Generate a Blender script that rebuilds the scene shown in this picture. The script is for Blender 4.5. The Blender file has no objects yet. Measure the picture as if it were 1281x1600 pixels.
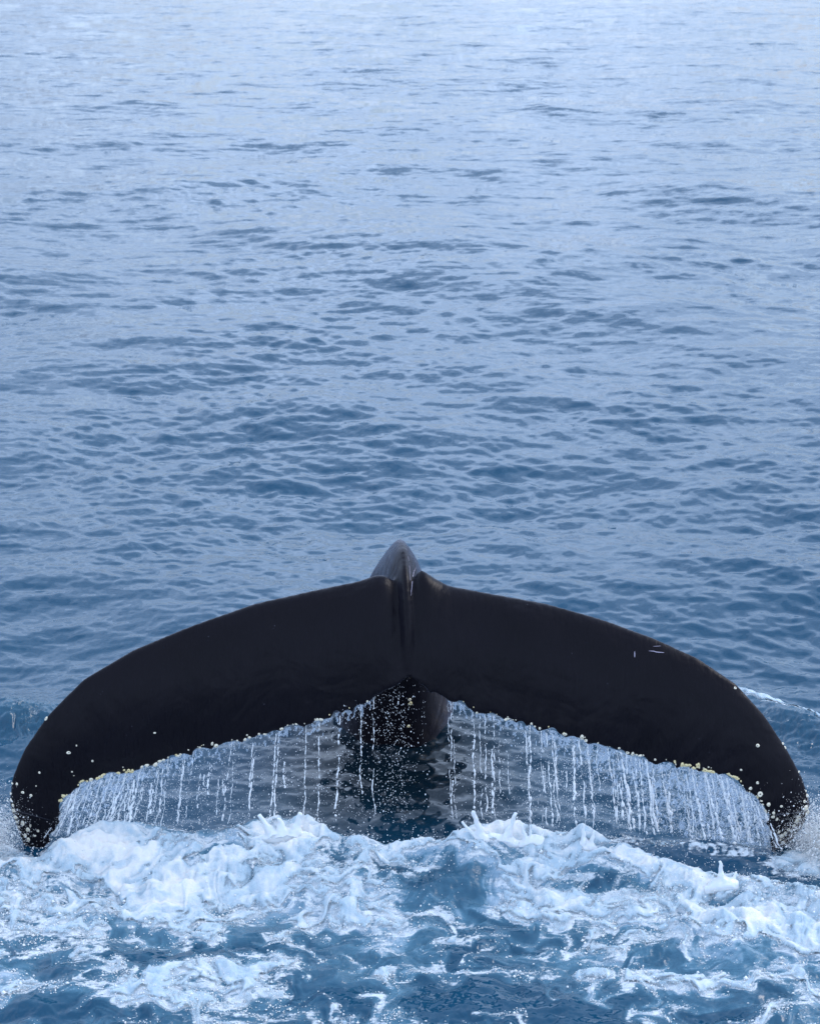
import bpy, bmesh, math, random
import numpy as np
from mathutils import Vector, Matrix
from mathutils.bvhtree import BVHTree

S = bpy.context.scene
COL = S.collection
R = math.radians
random.seed(7)
rng = np.random.default_rng(11)

# ------------------------------------------------------------------ camera
CAM_H, PITCH, F = 5.0, R(20.0), 2668.0          # F: focal length in photo pixels (1281 x 1600)
cd = bpy.data.cameras.new("camera")
cam = bpy.data.objects.new("camera", cd)
COL.objects.link(cam)
cam.location = (0, 0, CAM_H)
cam.rotation_euler = (math.pi / 2 - PITCH, 0, 0)
cd.sensor_fit = 'VERTICAL'
cd.sensor_height = 36.0
cd.sensor_width = 28.8
cd.lens = 36.0 * F / 1600.0
cd.clip_end = 20000
cd.dof.use_dof = True
cd.dof.focus_distance = 9.7
cd.dof.aperture_fstop = 5.0
S.camera = cam

# ------------------------------------------------------------------ light
SUN_EL, SUN_AZ = R(38), R(62)                   # azimuth clockwise from +Y (view direction)
w = bpy.data.worlds.new("World")
S.world = w
w.use_nodes = True
nt = w.node_tree
nt.nodes.clear()
sky = nt.nodes.new('ShaderNodeTexSky')
sky.sky_type = 'NISHITA'
sky.sun_disc = False
sky.sun_elevation = SUN_EL
sky.sun_rotation = SUN_AZ
sky.air_density = 1.2
sky.dust_density = 1.5
sky.ozone_density = 2.0
# an even veil of cloud over the blue sky
tc = nt.nodes.new('ShaderNodeTexCoord')
mp = nt.nodes.new('ShaderNodeMapping')
mp.inputs['Scale'].default_value = (1.0, 1.0, 3.0)
ns = nt.nodes.new('ShaderNodeTexNoise')
ns.inputs['Scale'].default_value = 3.0
ns.inputs['Detail'].default_value = 6
rp = nt.nodes.new('ShaderNodeMapRange')
rp.inputs[1].default_value = 0.42
rp.inputs[2].default_value = 0.56
rp.inputs[3].default_value = 0.8
rp.inputs[4].default_value = 1.0
mx = nt.nodes.new('ShaderNodeMixRGB')
mx.inputs[2].default_value = (4.1, 5.3, 7.9, 1)
bg = nt.nodes.new('ShaderNodeBackground')
bg.inputs['Strength'].default_value = 0.13
out = nt.nodes.new('ShaderNodeOutputWorld')
L = nt.links.new
L(tc.outputs['Generated'], mp.inputs[0]); L(mp.outputs[0], ns.inputs['Vector'])
L(ns.outputs[0], rp.inputs[0]); L(rp.outputs[0], mx.inputs[0])
sep = nt.nodes.new('ShaderNodeSeparateXYZ'); L(tc.outputs['Generated'], sep.inputs[0])
gr = nt.nodes.new('ShaderNodeValToRGB')     # thin haze at the horizon, bright low cloud, heavier cloud overhead
for k_, (p_, v_) in enumerate(((0.0, .21), (0.14, .37), (0.34, .57), (0.60, .50), (1.0, .34))):
    e_ = gr.color_ramp.elements[k_] if k_ < 2 else gr.color_ramp.elements.new(p_)
    e_.position = p_; e_.color = (v_, v_, v_, 1)
L(sep.outputs[2], gr.inputs[0])
vm = nt.nodes.new('ShaderNodeVectorMath'); vm.operation = 'SCALE'
vm.inputs[0].default_value = (10.7, 13.4, 18.3)
ns2 = nt.nodes.new('ShaderNodeTexNoise'); ns2.inputs['Scale'].default_value = 5.0; ns2.inputs['Detail'].default_value = 5
L(mp.outputs[0], ns2.inputs['Vector'])
cl_ = nt.nodes.new('ShaderNodeMapRange')
for i_, v_ in zip((1, 2, 3, 4), (0.35, 0.65, 0.72, 1.28)): cl_.inputs[i_].default_value = v_
L(ns2.outputs[0], cl_.inputs[0])
mu_ = nt.nodes.new('ShaderNodeMath'); mu_.operation = 'MULTIPLY'
L(gr.outputs[0], mu_.inputs[0]); L(cl_.outputs[0], mu_.inputs[1]); L(mu_.outputs[0], vm.inputs['Scale']); L(vm.outputs[0], mx.inputs[2])
L(sky.outputs[0], mx.inputs[1]); L(mx.outputs[0], bg.inputs[0]); L(bg.outputs[0], out.inputs[0])

sd = bpy.data.lights.new("sun", 'SUN')
sun = bpy.data.objects.new("sun", sd)
COL.objects.link(sun)
sd.energy = 0.9
sd.angle = R(25)
sd.color = (1.0, 0.91, 0.84)
sdir = Vector((math.sin(SUN_AZ) * math.cos(SUN_EL), math.cos(SUN_AZ) * math.cos(SUN_EL), math.sin(SUN_EL)))
sun.rotation_euler = sdir.to_track_quat('Z', 'Y').to_euler()
sun.location = sdir * 50

S.view_settings.view_transform = 'Standard'
S.view_settings.look = 'None'
S.view_settings.exposure = 0.97
S.view_settings.gamma = 1.0
S.view_settings.use_curve_mapping = False
S.render.engine = 'CYCLES'
S.cycles.use_denoising = True

# ------------------------------------------------------------------ helpers
CT, ST = math.cos(PITCH), math.sin(PITCH)

def ray(u, v):
    xc, yc = (u - 640.5) / F, -(v - 800.0) / F
    return np.array([xc, CT + yc * ST, -ST + yc * CT])

def at(u, v, Y):
    """world point seen at photo pixel (u, v) at distance Y"""
    d = ray(u, v)
    return np.array([0, 0, CAM_H]) + d * (Y / d[1])

def at_z(u, v, z=0.0):
    d = ray(u, v)
    return np.array([0, 0, CAM_H]) + d * ((z - CAM_H) / d[2])

def px(x, y, z=0.0):
    """photo pixel of world points (arrays)"""
    zz = z - CAM_H
    depth = y * CT - zz * ST
    up = y * ST + zz * CT
    return 640.5 + F * x / depth, 800.0 - F * up / depth

def sstep(a, b, x):
    t = np.clip((x - a) / (b - a), 0, 1)
    return t * t * (3 - 2 * t)

def perlin(x, y, seed=0):
    x, y = np.broadcast_arrays(np.asarray(x, float), np.asarray(y, float))
    xi = np.floor(x).astype(np.int64); yi = np.floor(y).astype(np.int64)
    fx = (x - xi).astype(np.float32); fy = (y - yi).astype(np.float32)
    tab = PERM[seed % 8]
    def g(ix, iy, dx, dy):
        h = tab[(tab[ix & 1023] + iy) & 1023] & 63
        return GX[h] * dx + GY[h] * dy
    n00 = g(xi, yi, fx, fy); n10 = g(xi + 1, yi, fx - 1, fy)
    n01 = g(xi, yi + 1, fx, fy - 1); n11 = g(xi + 1, yi + 1, fx - 1, fy - 1)
    ux = fx * fx * fx * (fx * (fx * 6 - 15) + 10); uy = fy * fy * fy * (fy * (fy * 6 - 15) + 10)
    return 1.5 * ((n00 * (1 - ux) + n10 * ux) * (1 - uy) + (n01 * (1 - ux) + n11 * ux) * uy)
PERM = [np.random.default_rng(100 + i).permutation(1024).astype(np.int64) for i in range(8)]
_a = np.linspace(0, 2 * np.pi, 64, endpoint=False)
GX = np.cos(_a).astype(np.float32); GY = np.sin(_a).astype(np.float32)

def fbm(x, y, oct=4, seed=0, gain=0.5, mode=''):
    s = 0; a = 1.0; t = 0; f = 1.0
    for o in range(oct):
        n = perlin(x * f + 17.3 * o, y * f - 9.1 * o, seed + o)
        if mode == 'ridge': n = 1 - 2 * np.abs(n)
        if mode == 'billow': n = 2 * np.abs(n) - .4
        s = s + a * n; t += a; a *= gain; f *= 2.03
    return s / t

def new_mesh(name, verts, faces, mat, parent=None, smooth=True):
    me = bpy.data.meshes.new(name)
    verts = np.asarray(verts, dtype=np.float32); faces = np.asarray(faces, dtype=np.int32)
    k = faces.shape[1]
    me.vertices.add(len(verts)); me.vertices.foreach_set('co', verts.ravel())
    me.loops.add(faces.size); me.loops.foreach_set('vertex_index', faces.ravel())
    me.polygons.add(len(faces))
    me.polygons.foreach_set('loop_start', np.arange(0, faces.size, k, dtype=np.int32))
    me.polygons.foreach_set('loop_total', np.full(len(faces), k, dtype=np.int32))
    me.polygons.foreach_set('use_smooth', np.full(len(faces), smooth))
    me.update(calc_edges=True)
    me.validate()
    me.materials.append(mat)
    o = bpy.data.objects.new(name, me)
    COL.objects.link(o)
    if parent is not None: o.parent = parent
    return o

def attr(o, name, vals):
    a = o.data.attributes.new(name, 'FLOAT', 'POINT')
    a.data.foreach_set('value', np.asarray(vals, dtype=np.float32))

def tag(o, label=None, cat=None, group=None, kind=None):
    if label: o['label'] = label
    if cat: o['category'] = cat
    if group: o['group'] = group
    if kind: o['kind'] = kind
    return o

def empty(name, loc):
    o = bpy.data.objects.new(name, None)
    o.empty_display_size = 0.2
    o.location = loc
    COL.objects.link(o)
    return o

def grid_faces(nr, nc):
    i = np.arange(nr - 1)[:, None] * nc + np.arange(nc - 1)[None, :]
    i = i.ravel()
    return np.stack([i, i + 1, i + nc + 1, i + nc], 1)

# ------------------------------------------------------------------ materials
def material(name):
    m = bpy.data.materials.new(name); m.use_nodes = True
    n = m.node_tree.nodes; n.clear()
    o = n.new('ShaderNodeOutputMaterial'); b = n.new('ShaderNodeBsdfPrincipled')
    m.node_tree.links.new(b.outputs[0], o.inputs[0])
    return m, n, m.node_tree.links.new, b, o

def noise(n, l, vec, scale, detail=4, rough=0.55, dist=0.0):
    t = n.new('ShaderNodeTexNoise')
    t.inputs['Scale'].default_value = scale; t.inputs['Detail'].default_value = detail
    t.inputs['Roughness'].default_value = rough; t.inputs['Distortion'].default_value = dist
    if vec is not None: l(vec, t.inputs['Vector'])
    return t

def lace(n, l, vec, scale):
    w = noise(n, l, vec, scale * .6, 3)
    a = n.new('ShaderNodeVectorMath'); a.operation = 'SCALE'; l(w.outputs['Color'], a.inputs[0]); a.inputs['Scale'].default_value = 1.6 / scale
    b = n.new('ShaderNodeVectorMath'); b.operation = 'ADD'; l(vec, b.inputs[0]); l(a.outputs[0], b.inputs[1])
    t = n.new('ShaderNodeTexVoronoi'); t.feature = 'DISTANCE_TO_EDGE'; t.inputs['Scale'].default_value = scale
    l(b.outputs[0], t.inputs['Vector'])
    return maprange(n, l, t.outputs['Distance'], 0.0, 0.28, 1.0, 0.0)

def maprange(n, l, src, a, b, c=0.0, d=1.0, smooth=True):
    t = n.new('ShaderNodeMapRange')
    if smooth: t.interpolation_type = 'SMOOTHSTEP'
    l(src, t.inputs[0])
    for i, v in zip((1, 2, 3, 4), (a, b, c, d)): t.inputs[i].default_value = v
    return t.outputs[0]

def mathn(n, l, op, a, b=None):
    t = n.new('ShaderNodeMath'); t.operation = op
    for i, v in ((0, a), (1, b)):
        if v is None: continue
        if isinstance(v, (int, float)): t.inputs[i].default_value = v
        else: l(v, t.inputs[i])
    return t.outputs[0]

def mixc(n, l, fac, a, b):
    t = n.new('ShaderNodeMixRGB')
    for i, v in ((0, fac), (1, a), (2, b)):
        if isinstance(v, tuple): t.inputs[i].default_value = (*v, 1)
        elif isinstance(v, (int, float)): t.inputs[i].default_value = v
        else: l(v, t.inputs[i])
    return t.outputs[0]

DEEP = (0.006, 0.048, 0.093)
def water_material():
    m, n, l, b, o = material("sea_water")
    tc = n.new('ShaderNodeTexCoord')
    mp = n.new('ShaderNodeMapping'); mp.inputs['Rotation'].default_value = (0, 0, R(12)); mp.inputs['Scale'].default_value = (0.4, 1.0, 1.0)
    l(tc.outputs['Object'], mp.inputs[0])
    v = mp.outputs[0]
    # small ripples: slopes added straight to the surface normal
    geo = n.new('ShaderNodeNewGeometry')
    def slopes(scale, amp, detail):
        t = noise(n, l, v, scale, detail, 0.55, 0.3)
        s = n.new('ShaderNodeVectorMath'); s.operation = 'SUBTRACT'; l(t.outputs['Color'], s.inputs[0]); s.inputs[1].default_value = (0.5, 0.5, 0.5)
        k = n.new('ShaderNodeVectorMath'); k.operation = 'MULTIPLY'; l(s.outputs[0], k.inputs[0]); k.inputs[1].default_value = (amp, amp * 1.3, 0)
        return k.outputs[0]
    a0 = n.new('ShaderNodeVectorMath'); a0.operation = 'ADD'; l(slopes(4.5, 0.36, 3), a0.inputs[0]); l(slopes(1.3, 0.28, 2), a0.inputs[1])
    m3 = n.new('ShaderNodeMapping'); m3.inputs['Rotation'].default_value = (0, 0, R(-9)); m3.inputs['Scale'].default_value = (0.18, 1.0, 1.0); l(tc.outputs['Object'], m3.inputs[0])
    keep_v = v; v = m3.outputs[0]
    a9 = n.new('ShaderNodeVectorMath'); a9.operation = 'ADD'; l(a0.outputs[0], a9.inputs[0]); l(slopes(7.0, 0.30, 3), a9.inputs[1]); a0 = a9; v = keep_v
    ad = n.new('ShaderNodeVectorMath'); ad.operation = 'ADD'; l(a0.outputs[0], ad.inputs[0]); l(slopes(17.0, 0.20, 2), ad.inputs[1])
    far = n.new('ShaderNodeAttribute'); far.attribute_name = 'ripple'
    sc = n.new('ShaderNodeVectorMath'); sc.operation = 'SCALE'; l(ad.outputs[0], sc.inputs[0]); l(far.outputs['Fac'], sc.inputs['Scale'])
    a2 = n.new('ShaderNodeVectorMath'); a2.operation = 'ADD'; l(geo.outputs['Normal'], a2.inputs[0]); l(sc.outputs[0], a2.inputs[1])
    nn = n.new('ShaderNodeVectorMath'); nn.operation = 'NORMALIZE'; l(a2.outputs[0], nn.inputs[0])
    # aeration and thin foam
    ae = n.new('ShaderNodeAttribute'); ae.attribute_name = 'aeration'
    fo = n.new('ShaderNodeAttribute'); fo.attribute_name = 'foam'
    n1 = noise(n, l, v, 9.0, 6, 0.65, 0.3); n2 = noise(n, l, v, 60.0, 4, 0.7, 0.2)
    aer = mathn(n, l, 'MULTIPLY', ae.outputs['Fac'], maprange(n, l, n1.outputs['Fac'], 0.25, 0.75, 0.5, 1.25))
    sb = n.new('ShaderNodeAttribute'); sb.attribute_name = 'stock_reflection'
    dp = mixc(n, l, sb.outputs['Fac'], DEEP, (0.002, 0.007, 0.012))  # darker water colour stands in for the stock's reflection
    c = mixc(n, l, maprange(n, l, aer, 0.0, 0.6, smooth=False), dp, (0.065, 0.165, 0.24))
    c = mixc(n, l, maprange(n, l, aer, 0.5, 1.1, smooth=False), c, (0.36, 0.46, 0.56))
    ff = mathn(n, l, 'ADD', fo.outputs['Fac'], mathn(n, l, 'MULTIPLY', mathn(n, l, 'SUBTRACT', n2.outputs['Fac'], 0.5), 0.9))
    ff = mathn(n, l, 'ADD', ff, mathn(n, l, 'MULTIPLY', mathn(n, l, 'SUBTRACT', n1.outputs['Fac'], 0.5), 0.5))
    ff = mathn(n, l, 'ADD', ff, mathn(n, l, 'MULTIPLY', lace(n, l, v, 7), 0.34)); ff = mathn(n, l, 'ADD', ff, mathn(n, l, 'MULTIPLY', lace(n, l, v, 20), 0.18))
    thin = maprange(n, l, ff, 0.10, 0.46, 0, 1)
    c = mixc(n, l, thin, c, (0.58, 0.64, 0.69))
    l(c, b.inputs['Base Color'])
    l(mathn(n, l, 'ADD', mathn(n, l, 'MULTIPLY', thin, 0.4), mathn(n, l, 'ADD', mathn(n, l, 'MULTIPLY', aer, 0.12), 0.025)), b.inputs['Roughness'])
    b.inputs['IOR'].default_value = 1.333
    bu = n.new('ShaderNodeBump'); bu.inputs['Strength'].default_value = 0.5; bu.inputs['Distance'].default_value = 0.02
    l(mathn(n, l, 'MULTIPLY', mathn(n, l, 'ADD', n2.outputs['Fac'], n1.outputs['Fac']), mathn(n, l, 'ADD', aer, thin)), bu.inputs['Height'])
    l(nn.outputs[0], bu.inputs['Normal'])
    l(bu.outputs[0], b.inputs['Normal'])
    return m

def foam_material():
    m, n, l, b, o = material("white_foam")
    tc = n.new('ShaderNodeTexCoord'); v = tc.outputs['Object']
    fo = n.new('ShaderNodeAttribute'); fo.attribute_name = 'foam'
    n1 = noise(n, l, v, 15, 6, 0.68, 0.25); n2 = noise(n, l, v, 110, 4, 0.7)
    f = mathn(n, l, 'ADD', fo.outputs['Fac'], mathn(n, l, 'MULTIPLY', mathn(n, l, 'SUBTRACT', n1.outputs['Fac'], 0.5), 0.65))
    f = mathn(n, l, 'ADD', f, mathn(n, l, 'MULTIPLY', mathn(n, l, 'SUBTRACT', n2.outputs['Fac'], 0.5), 0.3))
    f = mathn(n, l, 'ADD', f, mathn(n, l, 'MULTIPLY', mathn(n, l, 'SUBTRACT', lace(n, l, v, 8), 0.35), 0.24))
    al = maprange(n, l, f, 0.0, 0.42, 0.0, 1.0)
    n3 = noise(n, l, v, 5, 4, 0.6, 0.4)
    f3 = mathn(n, l, 'ADD', f, mathn(n, l, 'MULTIPLY', mathn(n, l, 'SUBTRACT', n3.outputs['Fac'], 0.5), 1.2))
    c = mixc(n, l, maprange(n, l, f3, 0.22, 1.15), (0.36, 0.47, 0.55), (0.68, 0.68, 0.67))
    l(c, b.inputs['Base Color']); l(al, b.inputs['Alpha'])
    b.inputs['Roughness'].default_value = 0.6
    b.inputs['Specular IOR Level'].default_value = 0.25
    b.inputs['Subsurface Weight'].default_value = 0.35
    b.inputs['Subsurface Radius'].default_value = (0.02, 0.03, 0.035)
    b.inputs['Subsurface Scale'].default_value = 0.6
    bu = n.new('ShaderNodeBump'); bu.inputs['Strength'].default_value = 0.55; bu.inputs['Distance'].default_value = 0.014
    l(mathn(n, l, 'ADD', n1.outputs['Fac'], mathn(n, l, 'MULTIPLY', n2.outputs['Fac'], 0.8)), bu.inputs['Height'])
    l(bu.outputs[0], b.inputs['Normal'])
    return m

def splash_material():
    m, n, l, b, o = material("splash_foam")
    tc = n.new('ShaderNodeTexCoord')
    n1 = noise(n, l, tc.outputs['Object'], 40, 5, 0.6)
    l(mixc(n, l, n1.outputs['Fac'], (0.55, 0.60, 0.63), (0.72, 0.72, 0.72)), b.inputs['Base Color'])
    b.inputs['Roughness'].default_value = 0.3
    b.inputs['Subsurface Weight'].default_value = 0.5
    b.inputs['Subsurface Radius'].default_value = (0.03, 0.04, 0.05)
    b.inputs['Subsurface Scale'].default_value = 0.5
    bu = n.new('ShaderNodeBump'); bu.inputs['Strength'].default_value = 0.3; bu.inputs['Distance'].default_value = 0.01
    l(n1.outputs['Fac'], bu.inputs['Height']); l(bu.outputs[0], b.inputs['Normal'])
    return m

def drop_material():
    m, n, l, b, o = material("falling_water")
    b.inputs['Base Color'].default_value = (0.90, 0.93, 0.96, 1)
    b.inputs['Roughness'].default_value = 0.08
    b.inputs['IOR'].default_value = 1.333
    b.inputs['Transmission Weight'].default_value = 0.25
    return m

def film_material():
    m, n, l, b, o = material("water_film")
    b.inputs['Base Color'].default_value = (0.70, 0.80, 0.92, 1)
    b.inputs['Roughness'].default_value = 0.1
    b.inputs['IOR'].default_value = 1.333
    b.inputs['Transmission Weight'].default_value = 0.6
    b.inputs['Alpha'].default_value = 0.6
    return m

def skin_material():
    m, n, l, b, o = material("whale_skin")
    tc = n.new('ShaderNodeTexCoord'); v = tc.outputs['Object']
    mp = n.new('ShaderNodeMapping'); mp.inputs['Scale'].default_value = (14, 3, 3); l(v, mp.inputs[0])
    n1 = noise(n, l, mp.outputs[0], 4, 5, 0.6, 0.4)
    n2 = noise(n, l, v, 3.0, 4, 0.6)
    c = mixc(n, l, n2.outputs['Fac'], (0.0030, 0.0026, 0.0042), (0.0060, 0.0052, 0.0085))
    sp = n.new('ShaderNodeTexVoronoi'); sp.inputs['Scale'].default_value = 26; l(v, sp.inputs['Vector'])
    spk = maprange(n, l, sp.outputs['Distance'], 0.05, 0.09, 1, 0)
    gate = maprange(n, l, noise(n, l, v, 6, 2).outputs['Fac'], 0.60, 0.66, 0, 0.5)
    c = mixc(n, l, mathn(n, l, 'MULTIPLY', spk, gate), c, (0.12, 0.12, 0.15))
    l(c, b.inputs['Base Color'])
    l(maprange(n, l, n1.outputs['Fac'], 0.3, 0.7, 0.24, 0.42), b.inputs['Roughness'])
    b.inputs['IOR'].default_value = 1.34
    b.inputs['Sheen Weight'].default_value = 0.22
    b.inputs['Sheen Roughness'].default_value = 0.35
    b.inputs['Sheen Tint'].default_value = (0.6, 0.65, 0.9, 1)
    b.inputs['Specular IOR Level'].default_value = 0.14
    bu = n.new('ShaderNodeBump'); bu.inputs['Strength'].default_value = 0.35; bu.inputs['Distance'].default_value = 0.006
    l(n1.outputs['Fac'], bu.inputs['Height'])
    b2 = n.new('ShaderNodeBump'); b2.inputs['Strength'].default_value = 0.5; b2.inputs['Distance'].default_value = 0.05
    l(noise(n, l, v, 3.2, 3, 0.5, 0.6).outputs['Fac'], b2.inputs['Height']); l(bu.outputs[0], b2.inputs['Normal']); l(b2.outputs[0], b.inputs['Normal'])
    return m

def shell_material(name, a, c2):
    m, n, l, b, o = material(name)
    tc = n.new('ShaderNodeTexCoord')
    n1 = noise(n, l, tc.outputs['Object'], 3.0, 4)
    l(mixc(n, l, maprange(n, l, n1.outputs['Fac'], 0.35, 0.65), a, c2), b.inputs['Base Color'])
    b.inputs['Roughness'].default_value = 0.6
    return m

M_SEA = water_material(); M_FOAM = foam_material(); M_SPLASH = splash_material()
M_DROP = drop_material(); M_FILM = film_material(); M_SKIN = skin_material()
M_SHELL = shell_material("barnacle_shell", (0.62, 0.55, 0.40), (0.75, 0.72, 0.62))
M_YELLOW = shell_material("barnacle_yellow", (0.62, 0.48, 0.20), (0.75, 0.68, 0.45))
M_SCAR_GLINT = shell_material("scar_tissue_and_glint", (0.30, 0.28, 0.36), (0.22, 0.2, 0.27))  # real scars, and the light painted along fold edges
M_HOLE = shell_material("barnacle_opening", (0.03, 0.025, 0.02), (0.06, 0.05, 0.04))

# ------------------------------------------------------------------ sea spectrum
def tile(Lt, N, lo, hi, power, seed, rms_slope, wdir, spread):
    r = np.random.default_rng(seed)
    kf = 2 * np.pi * np.fft.fftfreq(N, Lt / N); kr = 2 * np.pi * np.fft.rfftfreq(N, Lt / N)
    ky, kx = np.meshgrid(kf, kr, indexing='ij')
    k = np.hypot(kx, ky); k[0, 0] = 1e9
    th = np.arctan2(ky, kx)
    D = 0.10 + np.abs(np.cos(th - wdir)) ** spread
    amp = k ** (-power) * np.sqrt(D)
    k0, k1 = 2 * np.pi / hi, 2 * np.pi / lo
    amp *= sstep(k0 * 0.6, k0 * 1.3, k) * (1 - sstep(k1 * 0.6, k1 * 1.15, k))
    z = (r.normal(size=k.shape) + 1j * r.normal(size=k.shape)) * amp
    z[0, 0] = 0
    sx = np.fft.irfft2(1j * kx * z, s=(N, N)); sy = np.fft.irfft2(1j * ky * z, s=(N, N))
    g = rms_slope / math.sqrt((sx ** 2 + sy ** 2).mean())
    h = np.fft.irfft2(z, s=(N, N)) * g
    dx = np.fft.irfft2(1j * kx / k * z, s=(N, N)) * g
    dy = np.fft.irfft2(1j * ky / k * z, s=(N, N)) * g
    return [a.astype(np.float32) for a in (h, dx, dy)] + [Lt, N]

def sample(T, x, y, rot=0.0, comps=(0, 1, 2)):
    c, s = math.cos(rot), math.sin(rot)
    Lt, N = T[3], T[4]
    X = (c * x + s * y) / Lt * N; Y = (-s * x + c * y) / Lt * N
    xi = np.floor(X).astype(np.int64); yi = np.floor(Y).astype(np.int64)
    fx = (X - xi).astype(np.float32); fy = (Y - yi).astype(np.float32)
    x0 = xi % N; x1 = (xi + 1) % N; y0 = yi % N; y1 = (yi + 1) % N
    res = []
    for i in comps:
        a = T[i]
        res.append((a[y0, x0] * (1 - fx) + a[y0, x1] * fx) * (1 - fy) + (a[y1, x0] * (1 - fx) + a[y1, x1] * fx) * fy)
    if len(res) == 3:
        h, dx, dy = res
        return h, c * dx - s * dy, s * dx + c * dy
    return res

TA = tile(67.0, 2048, 0.7, 10.0, 2.0, 3, 0.075, R(72), 2)
TB = tile(11.3, 2048, 0.07, 0.8, 1.7, 5, 0.155, R(98), 2)
TC = tile(2.9, 1024, 0.02, 0.10, 2.2, 9, 0.05, R(80), 1)

# foam front: photo pixels of the top of the white ridge
FRONT = np.array([(-200, 1345), (0, 1330), (60, 1318), (110, 1300), (150, 1282), (230, 1274), (300, 1290), (350, 1284),
                  (400, 1272), (480, 1270), (520, 1292), (600, 1308), (700, 1300), (740, 1282), (810, 1280), (850, 1296),
                  (920, 1296), (960, 1308), (1000, 1325), (1060, 1338), (1110, 1352), (1200, 1362), (1281, 1372), (1500, 1392)], float)
RIDGE = 0.075
_fw = np.array([at_z(u, v, RIDGE) for u, v in FRONT])

# where the foam is dense (+) or thin (-): centre, radii (photo pixels), amount
BLOBS = [(690, 1372, 75, 32, -.55), (600, 1345, 80, 14, -.35), (60, 1570, 130, 34, -.5), (240, 1470, 150, 30, -.4), (800, 1455, 150, 30, -.55),
         (740, 1545, 130, 38, -.62), (1020, 1570, 190, 42, -.55), (1240, 1520, 80, 30, -.35), (560, 1545, 80, 28, -.3),
         (950, 1368, 60, 12, -.45), (660, 1390, 60, 20, -.3), (100, 1500, 80, 20, -.3), (430, 1400, 100, 30, -.15), (350, 1430, 160, 18, -.2),
         (270, 1365, 70, 40, .45), (390, 1500, 110, 20, .42), (90, 1390, 120, 40, .3), (470, 1296, 120, 22, .45), (910, 1392, 90, 18, .4),
         (1080, 1425, 150, 36, .4), (1210, 1570, 80, 30, .45), (680, 1450, 150, 14, .3), (1130, 1530, 130, 18, .3), (200, 1545, 80, 20, .3),
         (800, 1300, 120, 18, .5), (150, 1310, 130, 24, .4), (1050, 1360, 130, 16, .3), (360, 1440, 60, 14, .3), (120, 1590, 120, 12, .3), (960, 1510, 110, 10, .25)]

def foam_density(x, y):
    u, v = px(x, y, 0.04)
    fr = np.interp(u, FRONT[:, 0], FRONT[:, 1])
    d = 0.66 - 0.38 * sstep(0, 210, v - fr)
    for (bu, bv, ru, rv, a) in BLOBS:
        d = d + a * np.exp(-((u - bu) / ru) ** 2 - ((v - bv) / rv) ** 2)
    inside = sstep(-0.07, 0.03, (np.interp(x, _fw[:, 0], _fw[:, 1]) - y + .035 * perlin(x * 7, y * 7, 4)))
    near = 1 - 0.0 * y
    return np.clip(d, 0, 1.3) * inside * near, inside

def flow(x, y, steps=5, dt=0.0045, f=2.6, seed=3):
    X, Y = x.copy(), y.copy(); e = 0.02
    for i in range(steps):
        a = perlin(X * f, Y * f * 1.3, seed); b = perlin(X * f + e * f, Y * f * 1.3, seed); c = perlin(X * f, (Y + e) * f * 1.3, seed)
        gx, gy = (b - a) / e, (c - a) / e
        a2 = perlin(X * f * 2.7, Y * f * 2.7, seed + 1); b2 = perlin((X + e) * f * 2.7, Y * f * 2.7, seed + 1); c2 = perlin(X * f * 2.7, (Y + e) * f * 2.7, seed + 1)
        gx = gx + .35 * (b2 - a2) / e; gy = gy + .35 * (c2 - a2) / e
        X = X + dt * gy; Y = Y - dt * gx
    return X, Y

def bump(x, y, cx, cy, rx, ry):
    return np.exp(-((x - cx) / rx) ** 2 - ((y - cy) / ry) ** 2)

tipR, tipL = at_z(1252, 1342, 0), at_z(0, 1335, 0)
cR0, cR1 = at_z(1150, 1052, 0.1), at_z(1281, 1105, 0.1)
pL = at_z(55, 1105, 0.1); pR = at_z(1225, 1085, 0.1); pR2 = at_z(1240, 1150, 0.05)

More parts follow.
